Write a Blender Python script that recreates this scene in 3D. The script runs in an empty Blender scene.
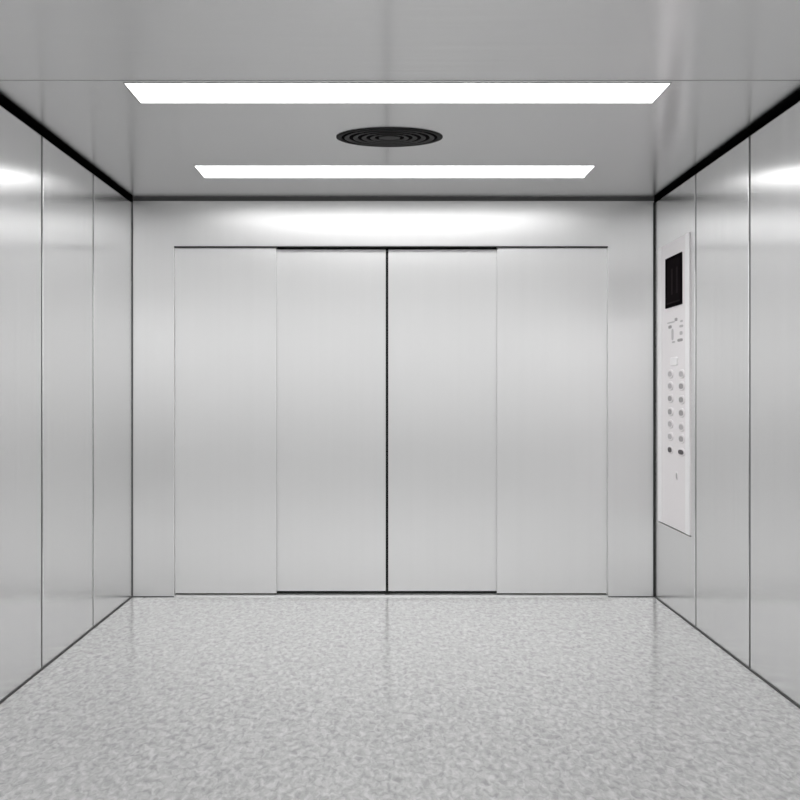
import bpy, bmesh, math
from mathutils import Vector

scene = bpy.context.scene
COL = scene.collection

# ------------------------------------------------------------------ measures (metres)
F = 850.0                       # focal length in pixels of the 800 px frame
P = 165.0                       # pixels per metre on the door wall
D = F / P                       # door wall distance
XL, XR = -255 / P, 268 / P      # side walls
ZE = 205 / P                    # eye height above the floor
ZC = ZE + 195 / P               # ceiling height
Y0 = 0.6                        # open near end of the car
DX0, DX1 = -213 / P, 221 / P    # door opening
DTOP = ZE + 145.7 / P             # underside of the header

# ------------------------------------------------------------------ materials
def new_mat(name):
    m = bpy.data.materials.new(name)
    m.use_nodes = True
    nt = m.node_tree
    return m, nt, nt.nodes, nt.links, nt.nodes['Principled BSDF']

def plain(name, col, rough=0.5, metal=0.0, spec=0.5):
    m, nt, N, L, b = new_mat(name)
    c = col if isinstance(col, tuple) else (col, col, col)
    no = N.new('ShaderNodeTexNoise'); no.inputs['Scale'].default_value = 60
    mr = N.new('ShaderNodeMapRange')
    mr.inputs['To Min'].default_value = max(0.02, rough - 0.03)
    mr.inputs['To Max'].default_value = rough + 0.03
    L.new(no.outputs['Fac'], mr.inputs['Value'])
    L.new(mr.outputs['Result'], b.inputs['Roughness'])
    b.inputs['Base Color'].default_value = (*c, 1)
    b.inputs['Metallic'].default_value = metal
    b.inputs['Specular IOR Level'].default_value = spec
    return m

def brushed(name, col, rough, aniso, brush, grain, var=0.02, rvar=0.03):
    """brushed sheet metal: grain = noise scale per axis, long along the brushing;
    brush = the direction of the brushing; the gloss spreads across it"""
    m, nt, N, L, b = new_mat(name)
    geo = N.new('ShaderNodeNewGeometry')
    mp = N.new('ShaderNodeMapping'); mp.inputs['Scale'].default_value = grain
    L.new(geo.outputs['Position'], mp.inputs['Vector'])
    no = N.new('ShaderNodeTexNoise'); no.inputs['Scale'].default_value = 1.0
    no.inputs['Detail'].default_value = 3.0
    L.new(mp.outputs['Vector'], no.inputs['Vector'])
    cr = N.new('ShaderNodeMapRange')
    cr.inputs['From Min'].default_value = 0.25; cr.inputs['From Max'].default_value = 0.75
    cr.inputs['To Min'].default_value = col - var; cr.inputs['To Max'].default_value = col + var
    L.new(no.outputs['Fac'], cr.inputs['Value'])
    L.new(cr.outputs['Result'], b.inputs['Base Color'])
    rr = N.new('ShaderNodeMapRange')
    rr.inputs['From Min'].default_value = 0.25; rr.inputs['From Max'].default_value = 0.75
    rr.inputs['To Min'].default_value = rough - rvar; rr.inputs['To Max'].default_value = rough + rvar
    L.new(no.outputs['Fac'], rr.inputs['Value'])
    L.new(rr.outputs['Result'], b.inputs['Roughness'])
    b.inputs['Metallic'].default_value = 1.0
    b.inputs['Anisotropic'].default_value = aniso
    cx = N.new('ShaderNodeVectorMath'); cx.operation = 'CROSS_PRODUCT'
    L.new(geo.outputs['True Normal'], cx.inputs[0]); cx.inputs[1].default_value = brush
    ad = N.new('ShaderNodeVectorMath'); ad.operation = 'ADD'; ad.inputs[1].default_value = (0.003, 0.003, 0.003)
    L.new(cx.outputs['Vector'], ad.inputs[0])
    L.new(ad.outputs['Vector'], b.inputs['Tangent'])
    return m

M_side = brushed('brushed_steel_side', 0.91, 0.25, 0.86, (0, 0, 1), (22, 22, 0.12), 0.026, 0.012)
M_back = brushed('brushed_steel_front', 0.88, 0.43, 0.90, (0, 0, 1), (25, 25, 0.2), 0.008, 0.012)
M_door = brushed('brushed_steel_door', 0.88, 0.44, 0.80, (0, 0, 1), (25, 25, 0.2), 0.008, 0.012)
M_ceil = brushed('satin_steel_ceiling', 0.965, 0.25, 0.88, (1, 0, 0), (0.6, 30, 30), 0.012, 0.02)
M_sill = brushed('sill_metal', 0.8, 0.35, 0.4, (1, 0, 0), (0.6, 60, 60), 0.02, 0.02)
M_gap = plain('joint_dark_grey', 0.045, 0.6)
M_joint = plain('joint_grey', 0.085, 0.6, spec=0.3)
M_seam = plain('joint_mid_grey', 0.16, 0.55, 0.3)
M_black = plain('black_strip', 0.002, 0.7, spec=0.0)
M_dark = plain('dark_grey_strip', 0.035, 0.55, spec=0.2)
M_rubber = plain('rubber_black', 0.012, 0.7, spec=0.2)
M_block = plain('light_block_black', 0.01, 0.9, spec=0.0)
M_vent = plain('vent_black', 0.006, 0.5, spec=0.2)
M_ventring = plain('vent_charcoal', 0.014, 0.45, spec=0.4)
M_frame = plain('lamp_frame_grey', 0.5, 0.35, 0.8)
M_plate = plain('panel_plate_silver', (0.90, 0.87, 0.88), 0.42, 0.1)
M_rim = plain('panel_rim_bright', (0.97, 0.96, 0.97), 0.30, 0.1)
M_screen = plain('screen_black', (0.010, 0.008, 0.009), 0.6, spec=0.0)
M_bezel = plain('screen_bezel_black', (0.006, 0.005, 0.006), 0.6, spec=0.0)
M_screenline = plain('screen_dim_grey', (0.024, 0.020, 0.021), 0.6, spec=0.0)
M_button = plain('button_silver', (0.84, 0.81, 0.82), 0.4, 0.1)
M_buttonrim = plain('button_ring_grey', (0.55, 0.53, 0.54), 0.4, 0.0)
M_mark = plain('engraved_grey', (0.38, 0.365, 0.37), 0.6)
M_markdark = plain('engraved_dark', (0.09, 0.08, 0.085), 0.6)
M_faint = plain('engraved_faint', (0.52, 0.50, 0.51), 0.6)
M_white = plain('white_plastic', (0.93, 0.91, 0.92), 0.35)

def emission(name, strength):
    m, nt, N, L, b = new_mat(name)
    b.inputs['Base Color'].default_value = (0.9, 0.9, 0.9, 1)
    b.inputs['Roughness'].default_value = 0.5
    no = N.new('ShaderNodeTexNoise'); no.inputs['Scale'].default_value = 3
    mr = N.new('ShaderNodeMapRange')
    mr.inputs['To Min'].default_value = strength * 0.97; mr.inputs['To Max'].default_value = strength * 1.03
    L.new(no.outputs['Fac'], mr.inputs['Value'])
    b.inputs['Emission Color'].default_value = (1, 1, 1, 1)
    L.new(mr.outputs['Result'], b.inputs['Emission Strength'])
    return m
M_lamp = emission('lamp_diffuser_white', 3.2)

def floor_mat():
    m, nt, N, L, b = new_mat('speckled_vinyl_floor')
    geo = N.new('ShaderNodeNewGeometry')
    mp = N.new('ShaderNodeMapping')
    mp.inputs['Rotation'].default_value = (0, 0, math.radians(12))
    mp.inputs['Scale'].default_value = (46, 27, 1)
    L.new(geo.outputs['Position'], mp.inputs['Vector'])
    n1 = N.new('ShaderNodeTexNoise'); n1.inputs['Scale'].default_value = 1.0
    n1.inputs['Detail'].default_value = 4; n1.inputs['Roughness'].default_value = 0.55
    n1.inputs['Distortion'].default_value = 0.7
    L.new(mp.outputs['Vector'], n1.inputs['Vector'])
    n2 = N.new('ShaderNodeTexNoise'); n2.inputs['Scale'].default_value = 1.3
    n2.inputs['Detail'].default_value = 2
    L.new(geo.outputs['Position'], n2.inputs['Vector'])
    r = N.new('ShaderNodeValToRGB')
    r.color_ramp.elements[0].position = 0.30; r.color_ramp.elements[0].color = (0.35, 0.35, 0.35, 1)
    r.color_ramp.elements[1].position = 0.70; r.color_ramp.elements[1].color = (0.66, 0.66, 0.66, 1)
    e = r.color_ramp.elements.new(0.5); e.color = (0.50, 0.50, 0.50, 1)
    L.new(n1.outputs['Fac'], r.inputs['Fac'])
    mx = N.new('ShaderNodeMix'); mx.data_type = 'RGBA'; mx.blend_type = 'MULTIPLY'
    mx.inputs['Factor'].default_value = 1.0
    mr = N.new('ShaderNodeMapRange'); mr.inputs['To Min'].default_value = 0.96; mr.inputs['To Max'].default_value = 1.03
    L.new(n2.outputs['Fac'], mr.inputs['Value'])
    L.new(r.outputs['Color'], mx.inputs[6]); L.new(mr.outputs['Result'], mx.inputs[7])
    L.new(mx.outputs[2], b.inputs['Base Color'])
    bp = N.new('ShaderNodeBump'); bp.inputs['Strength'].default_value = 0.03; bp.inputs['Distance'].default_value = 0.004
    L.new(n1.outputs['Fac'], bp.inputs['Height']); L.new(bp.outputs['Normal'], b.inputs['Normal'])
    b.inputs['Roughness'].default_value = 0.15
    b.inputs['Specular IOR Level'].default_value = 0.6
    return m
M_floor = floor_mat()

# ------------------------------------------------------------------ mesh helpers
def bx(bm, x0, x1, y0, y1, z0, z1, bev=0.0):
    t = bmesh.new()
    bmesh.ops.create_cube(t, size=1.0)
    for v in t.verts:
        v.co = Vector(((x0 + x1) / 2 + v.co.x * (x1 - x0), (y0 + y1) / 2 + v.co.y * (y1 - y0), (z0 + z1) / 2 + v.co.z * (z1 - z0)))
    if bev > 0:
        bmesh.ops.bevel(t, geom=list(t.edges), offset=bev, segments=2, affect='EDGES', profile=0.6)
    me = bpy.data.meshes.new('tmp'); t.to_mesh(me); t.free()
    bm.from_mesh(me); bpy.data.meshes.remove(me)

def link(name, bm, mat, parent=None, smooth=False):
    bmesh.ops.recalc_face_normals(bm, faces=list(bm.faces))
    me = bpy.data.meshes.new(name); bm.to_mesh(me); bm.free()
    if smooth:
        for p in me.polygons: p.use_smooth = True
    me.materials.append(mat)
    o = bpy.data.objects.new(name, me); COL.objects.link(o)
    if parent:
        o.parent = parent
        o.matrix_parent_inverse = parent.matrix_world.inverted()
    return o

def box(name, x0, x1, y0, y1, z0, z1, mat, parent=None, bev=0.0):
    bm = bmesh.new(); bx(bm, x0, x1, y0, y1, z0, z1, bev)
    return link(name, bm, mat, parent)

def struct(o, label, cat):
    o['kind'] = 'structure'; o['label'] = label; o['category'] = cat
    return o

def thing(name, label, cat, loc, group=None):
    o = bpy.data.objects.new(name, None); COL.objects.link(o)
    o.empty_display_size = 0.1
    o.location = loc; o['label'] = label; o['category'] = cat
    if group: o['group'] = group
    bpy.context.view_layer.update()
    return o

# ------------------------------------------------------------------ floor and ceiling
struct(box('floor', XL - 0.06, XR + 0.06, Y0, D, -0.05, 0, M_floor),
       'pale grey speckled vinyl floor with a soft sheen', 'floor')

SEAM = F * (ZC - ZE) / (392 - 80.5)
ce = struct(box('ceiling', XL - 0.06, XR + 0.06, Y0, D + 0.22, ZC + 0.008, ZC + 0.05, M_gap),
            'flat grey satin metal ceiling with one cross seam', 'ceiling')
for y0, y1 in ((Y0, SEAM - 0.004), (SEAM + 0.004, D)):
    box('ceiling_panel', XL, XR, y0, y1, ZC, ZC + 0.008, M_ceil, ce, 0.0015)

# ------------------------------------------------------------------ side walls of vertical panels
JOINTS = [Y0, 1.17, 1.83, 2.49, 3.15, 3.81, 4.475, D]
GAP = 0.0105
def side_wall(name, label, x, s):
    a, b = sorted((x + s * 0.010, x + s * 0.06))
    w = struct(box(name, a, b, Y0, D + 0.22, -0.05, ZC + 0.05, M_seam), label, 'wall')
    for i in range(len(JOINTS) - 1):
        y0 = JOINTS[i] + (GAP if i else 0); y1 = JOINTS[i + 1] - (GAP if i < len(JOINTS) - 2 else 0)
        a, b = sorted((x, x + s * 0.010))
        box('wall_panel', a, b, y0, y1, 0.006, ZC - 0.002, M_side, w, 0.003)
    return w
side_wall('wall_left', 'brushed steel side wall without any buttons, vertical panels', XL, -1)
side_wall('wall_right', 'brushed steel side wall carrying the control panel with buttons', XR, 1)

# ------------------------------------------------------------------ door wall: jambs and header in one sheet
bm = bmesh.new()
bx(bm, XL, DX0, D, D + 0.20, 0.0, ZC, 0.003)
bx(bm, DX1, XR, D, D + 0.20, 0.0, ZC, 0.003)
bx(bm, DX0 - 0.003, DX1 + 0.003, D, D + 0.20, DTOP, ZC, 0.003)
struct(link('wall_back', bm, M_back), 'brushed steel front wall framing the sliding doors', 'wall')
struct(box('wall_light_block', DX0 - 0.02, DX1 + 0.02, D + 0.20, D + 0.23, -0.05, DTOP + 0.05, M_block),
       'added dark sheet blocking light behind the closed doors', 'wall')  # unseen sheet added to stop world light leaking through the door gaps

# ------------------------------------------------------------------ door leaves
DT = DTOP - 0.005
def leaf(n, label, x0, x1, y, inner, side=0):
    z0 = 0.026 if inner else 0.018
    top = DT - 0.004 if inner else DT
    d = struct(box('door_%d' % n, x0, x1, y, y + 0.020, z0, top, M_door, None, 0.003), label, 'door')
    h = 0.018 if inner else 0.010
    box('bottom_shoe', x0 + 0.004, x1 - 0.004, y + 0.004, y + 0.016, 0.010, z0, M_rubber if inner else M_gap, d)
    if inner:
        e0, e1 = (x1, x1 + 0.0072) if side < 0 else (x0 - 0.0072, x0)
        box('rubber_edge', e0, e1, y + 0.003, y + 0.017, z0, top, M_rubber, d)
    return d
J1, J2 = -110.5 / P, 110 / P
yo, yi = D + 0.020, D + 0.044
so, si = (yo) / D, (yi) / D
leaf(1, 'outer sliding steel door leaf, leftmost of the four leaves', DX0 + 0.0005, J1 * so, yo, False)
leaf(2, 'inner sliding steel door leaf directly left of the black centre gap', J1 * so - 0.03, -0.0075, yi, True, -1)
leaf(3, 'inner sliding steel door leaf directly right of the black centre gap', 0.0075, J2 * so + 0.03, yi, True, 1)
leaf(4, 'outer sliding steel door leaf nearest the control panel', J2 * so, DX1 - 0.0005, yo, False)

# ------------------------------------------------------------------ trims
k = [0]
def trim(label, x0, x1, y0, y1, z0, z1, mat, name=None):
    k[0] += 1
    return struct(box(name or 'trim_%d' % k[0], x0, x1, y0, y1, z0, z1, mat), label, 'trim')
trim('thick black strip where the left wall meets the ceiling', XL, XL + 0.006, Y0, D, ZC - 0.034, ZC, M_black)
trim('thick black strip where the wall with the control panel meets the ceiling', XR - 0.006, XR, Y0, D, ZC - 0.034, ZC, M_black)
trim('dark strip along the ceiling above the doors', XL + 0.006, XR - 0.006, D - 0.006, D, ZC - 0.024, ZC, M_joint)
trim('thin grey joint in the left corner beside the doors', XL, XL + 0.006, D - 0.004, D, 0.006, ZC - 0.034, M_joint)
trim('dark joint in the corner beside the control panel', XR - 0.011, XR, D - 0.006, D, 0.006, ZC - 0.034, M_dark)
trim('thin dark track line below the steel header over the doors', DX0, DX1, D + 0.001, D + 0.10, DTOP - 0.0045, DTOP, M_gap)
trim('thicker black track line over the two inner door leaves', J1 + 0.004, J2 - 0.004, D + 0.0, D + 0.019, DTOP - 0.0085, DTOP - 0.0045, M_black)
trim('metal door sill set in the floor below the doors', DX0, DX1, D, D + 0.20, -0.05, 0.010, M_sill)
trim('thin dark joint at the floor along the left wall', XL, XL + 0.006, Y0, D, 0, 0.005, M_joint, 'baseboard_left')
trim('thin dark joint at the floor along the wall with the control panel', XR - 0.006, XR, Y0, D, 0, 0.005, M_joint, 'baseboard_right')
trim('thin dark joint at the floor below the left jamb', XL + 0.006, DX0, D - 0.005, D, 0, 0.005, M_joint, 'baseboard_back')
trim('thin dark joint at the floor below the jamb beside the control panel', DX1, XR - 0.006, D - 0.005, D, 0, 0.005, M_joint)

# ------------------------------------------------------------------ ceiling lamps
def lamp(label, y0, y1):
    x0, x1 = -1.003, 1.082
    t = thing('ceiling_light', label, 'ceiling light', ((x0 + x1) / 2, (y0 + y1) / 2, ZC), 'strip lights on the ceiling')
    box('diffuser', x0, x1, y0, y1, ZC - 0.0025, ZC - 0.0005, M_lamp, t, 0.0005)
    bm = bmesh.new()
    w = 0.006
    bx(bm, x0 - w, x1 + w, y0 - w, y0, ZC - 0.0022, ZC - 0.0003)
    bx(bm, x0 - w, x1 + w, y1, y1 + w, ZC - 0.0022, ZC - 0.0003)
    bx(bm, x0 - w, x0, y0, y1, ZC - 0.0022, ZC - 0.0003)
    bx(bm, x1, x1 + w, y0, y1, ZC - 0.0022, ZC - 0.0003)
    link('frame', bm, M_frame, t)
    ld = bpy.data.lights.new('lamp_downlight', 'AREA'); ld.shape = 'RECTANGLE'
    ld.size, ld.size_y = x1 - x0 - 0.01, y1 - y0 - 0.01
    ld.energy = 6.0; ld.spread = math.radians(150)
    lo = bpy.data.objects.new('downlight', ld); COL.objects.link(lo)
    lo.parent = t; lo.location = (0, 0, -0.005)
lamp('long white strip light between the ceiling seam and the oval vent', 3.251, 3.468)
lamp('long white strip light between the oval vent and the door wall', 4.437, 4.680)

# ------------------------------------------------------------------ ceiling vent: oval, with rings
VX, VY, VA, VB = 0.0115, 3.940, 0.247, 0.148
def lathe(bm, prof, n=96):
    """closed profile of (ratio of the oval, drop below the ceiling)"""
    rings = []
    for r, dz in prof:
        rings.append([bm.verts.new((VX + VA * r * math.cos(2 * math.pi * i / n), VY + VB * r * math.sin(2 * math.pi * i / n), ZC - 0.45 * dz)) for i in range(n)])
    for a in range(len(rings)):
        b = (a + 1) % len(rings)
        for i in range(n):
            j = (i + 1) % n
            bm.faces.new((rings[a][i], rings[a][j], rings[b][j], rings[b][i]))
def disc(bm, r, dz0, dz1, n=96):
    vs = [[bm.verts.new((VX + VA * r * math.cos(2 * math.pi * i / n), VY + VB * r * math.sin(2 * math.pi * i / n), ZC - 0.45 * d)) for i in range(n)] for d in (dz0, dz1)]
    bm.faces.new(vs[0]); bm.faces.new(vs[1])
    for i in range(n):
        j = (i + 1) % n
        bm.faces.new((vs[0][i], vs[0][j], vs[1][j], vs[1][i]))
v = thing('ceiling_vent', 'black oval ceiling vent with concentric rings between the two strip lights', 'vent', (VX, VY, ZC))
bm = bmesh.new(); disc(bm, 0.93, 0.0005, 0.003); link('back_plate', bm, M_bezel, v)
bm = bmesh.new(); lathe(bm, [(0.90, 0.0005), (1.0, 0.0005), (1.0, 0.006), (0.97, 0.012), (0.92, 0.012), (0.90, 0.008)]); link('rim', bm, M_vent, v)
for r in (0.80, 0.64, 0.48, 0.32):
    bm = bmesh.new(); lathe(bm, [(r - 0.045, 0.006), (r + 0.005, 0.003), (r + 0.045, 0.012), (r + 0.02, 0.014), (r - 0.03, 0.010)])
    link('louvre_ring', bm, M_ventring, v)
bm = bmesh.new(); disc(bm, 0.20, 0.003, 0.011); link('hub', bm, M_ventring, v)
bm = bmesh.new()
for a in range(4):
    an = math.pi / 4 + a * math.pi / 2
    c, s_ = math.cos(an), math.sin(an)
    q = []
    for (r, w, z) in ((0.18, .03, .004), (0.92, .012, .004)):
        for sg in (-1, 1):
            for dz in (z, z + 0.003):
                q.append(bm.verts.new((VX + VA * (r * c - sg * w * s_), VY + VB * (r * s_ + sg * w * c), ZC - 0.45 * dz)))
    for f in ((0, 1, 3, 2), (4, 6, 7, 5), (0, 4, 5, 1), (2, 3, 7, 6), (0, 2, 6, 4), (1, 5, 7, 3)):
        bm.faces.new([q[i] for i in f])
link('spoke', bm, M_vent, v)

# ------------------------------------------------------------------ control panel on the right wall
PY0, PY1, PZ0, PZ1 = 4.545, 5.072, ZE - 0.768, ZE + 0.857
T = 0.006
def YX(x): return F * (XR - 0.012) / (x - 387.0)       # distance along the wall of a column in the photo
def zat(x, y): return ZE + (392.0 - y) * YX(x) / F
cop = thing('elevator_control_panel', 'tall silver elevator control panel with black screen and two columns of buttons',
            'control panel', (XR, (PY0 + PY1) / 2, PZ0))
box('faceplate', XR - T, XR, PY0, PY1, PZ0, PZ1, M_plate, cop, 0.003)
box('shadow_strip', XR - 0.003, XR - 0.0002, PY0 + 0.002, PY1 - 0.002, PZ0 - 0.007, PZ0, M_gap, cop)  # shade under the plate's lower edge, built as a dark strip
bm = bmesh.new()
rw, rh = 0.060, 0.030
bx(bm, XR - T - 0.003, XR - T + 0.001, PY0, PY0 + rw, PZ0, PZ1, 0.0015)
bx(bm, XR - T - 0.003, XR - T + 0.001, PY1 - rw, PY1, PZ0, PZ1, 0.0015)
link('rim', bm, M_rim, cop)
XS = XR - T                                        # front of the faceplate
# screen
sy0, sy1, sz0, sz1 = YX(683.3), YX(667), ZE + 0.482, ZE + 0.768
sy0, sy1 = sy0 + 0.03, sy1 + 0.03
sc_ = box('screen', XS - 0.004, XS, sy0 + .006, sy1 - .006, sz0 + .006, sz1 - .006, M_screen, cop, 0.001)
bm = bmesh.new()
bw = 0.022
bx(bm, XS - 0.007, XS, sy0, sy0 + bw, sz0, sz1, .001); bx(bm, XS - 0.007, XS, sy1 - bw, sy1, sz0, sz1, .001)
bx(bm, XS - 0.007, XS, sy0 + bw, sy1 - bw, sz0, sz0 + 0.016, .001); bx(bm, XS - 0.007, XS, sy0 + bw, sy1 - bw, sz1 - .014, sz1, .001)
link('bezel', bm, M_bezel, sc_)
box('screen_strip', XS - 0.0065, XS - 0.003, sy0 + bw, sy1 - bw, sz0 + 0.020, sz0 + 0.028, M_screenline, sc_)
for xx in (671.5, 676.5):
    yy = YX(xx)
    box('screen_segment', XS - 0.0045, XS - 0.003, yy - 0.012, yy + 0.012, sz0 + 0.07, sz1 - 0.07, M_screenline, sc_)

def pad(bm, x, y, w, h, dep, n=20, ex=3.0, x_front=None):
    """rounded pad on the faceplate, centred on the photo's column x and row y"""
    yc, zc = YX(x), zat(x, y)
    xf = XS if x_front is None else x_front
    ring = []
    for d, s in ((0.0, 1.0), (dep * 0.7, 1.0), (dep, 0.88)):
        vs = []
        for i in range(n):
            a = 2 * math.pi * i / n
            c, q = math.cos(a), math.sin(a)
            r = (abs(c) ** ex + abs(q) ** ex) ** (-1 / ex)
            vs.append(bm.verts.new((xf - d, yc + s * r * c * w / 2, zc + s * r * q * h / 2)))
        ring.append(vs)
    bm.faces.new(ring[0]); bm.faces.new(ring[-1])
    for a in range(2):
        for i in range(n):
            j = (i + 1) % n
            bm.faces.new((ring[a][i], ring[a][j], ring[a + 1][j], ring[a + 1][i]))

# engraved notice below the screen: small illegible strokes
for x, y, w, h, m in ((675, 319.5, .045, .018, M_mark), (670, 322.5, .13, .008, M_buttonrim), (669, 327, .055, .018, M_mark),
                      (680.2, 326, .06, .014, M_buttonrim), (671.5, 334.5, .035, .065, M_buttonrim), (680, 333, .045, .02, M_buttonrim),
                      (679, 340, .085, .016, M_mark), (680.5, 321, .04, .012, M_buttonrim), (672.5, 342, .05, .01, M_buttonrim)):
    bm = bmesh.new(); pad(bm, x, y, w, h, 0.0012, ex=4)
    link('engraved_mark', bm, m, cop)
# white square pad
bm = bmesh.new(); pad(bm, 673.3, 361.5, 0.115, 0.048, 0.006, n=32, ex=8); link('white_pad', bm, M_white, cop)['label'] = 'blank white square pad'
# buttons
def button(x, y, w, h, mw, mh, mark, lab=None):
    bm = bmesh.new(); pad(bm, x, y, w, h, 0.006, n=28, ex=2.6)
    b = link('button', bm, M_button, cop)
    if lab: b['label'] = lab
    bm = bmesh.new(); pad(bm, x, y, mw, mh, 0.0012, n=16, ex=2.5, x_front=XS - 0.006)
    link('button_mark', bm, mark, b)
LY = (374, 386, 398.5, 411.8, 424, 436.5)
RY = (374, 386.2, 399.8, 413, 427, 439)
LM = (M_faint, M_faint, M_mark, M_mark, M_faint, M_faint)
RM = (M_faint, M_mark, M_mark, M_mark, M_faint, M_mark)
for i in range(6):
    button(669.8, LY[i], 0.085, 0.050, 0.064, 0.030, LM[i])
    button(681.0, RY[i], 0.085, 0.050, 0.068, 0.030, RM[i])
button(669.7, 449.8, 0.085, 0.044, 0.066, 0.030, M_markdark, 'button with a dark face at the foot of the first column')
button(680.8, 452.2, 0.105, 0.044, 0.086, 0.026, M_markdark, 'button with a wide dark mark at the foot of the second column')
# key switch
bm = bmesh.new(); pad(bm, 676, 476, 0.034, 0.046, 0.004, n=24, ex=2.0); ks = link('key_switch', bm, M_button, cop)
bm = bmesh.new(); pad(bm, 676, 476, 0.014, 0.034, 0.001, n=12, ex=3.0, x_front=XS - 0.004); link('keyhole', bm, M_mark, ks)

# ------------------------------------------------------------------ added fill light: world gradient at the open near end
w = bpy.data.worlds.new('World'); scene.world = w; w.use_nodes = True
bg = w.node_tree.nodes['Background']
bg.inputs['Color'].default_value = (1, 1, 1, 1)
bg.inputs['Strength'].default_value = 1.0
WN, WL = w.node_tree.nodes, w.node_tree.links
tc = WN.new('ShaderNodeTexCoord'); sx = WN.new('ShaderNodeSeparateXYZ')
WL.new(tc.outputs['Generated'], sx.inputs['Vector'])
wm = WN.new('ShaderNodeMapRange'); wm.inputs['From Min'].default_value = -1; wm.inputs['From Max'].default_value = 1
WL.new(sx.outputs['Z'], wm.inputs['Value'])
wr = WN.new('ShaderNodeValToRGB')
ramp = [(-1.0, .25), (-0.10, .16), (0.0, .60), (0.06, 1.2), (0.2, 1.25), (0.5, 1.0)]     # made-up surroundings: darker below, lighter above, to brighten the steel reflections
els = wr.color_ramp.elements
while len(els) < len(ramp): els.new(0.5)
for el, (z, val) in zip(els, ramp):
    el.position = (z + 1) / 2; el.color = (val, val, val, 1)
WL.new(wm.outputs['Result'], wr.inputs['Fac']); WL.new(wr.outputs['Color'], bg.inputs['Color'])

# ------------------------------------------------------------------ camera
cam = bpy.data.cameras.new('camera'); co = bpy.data.objects.new('camera', cam); COL.objects.link(co)
co.location = (0, 0, ZE); co.rotation_euler = (math.pi / 2, 0, 0)
cam.sensor_width = 36; cam.lens = 36 * F / 800
cam.shift_x = (400 - 387) / 800; cam.shift_y = -(400 - 392) / 800
cam.clip_start = 0.05
scene.camera = co

vs = scene.view_settings
vs.view_transform = 'Standard'; vs.look = 'None'; vs.gamma = 1.0; vs.use_curve_mapping = False
vs.exposure = 0.54
c = scene.cycles
c.max_bounces = 24; c.diffuse_bounces = 10; c.glossy_bounces = 20
c.use_denoising = True
c.sample_clamp_indirect = 0
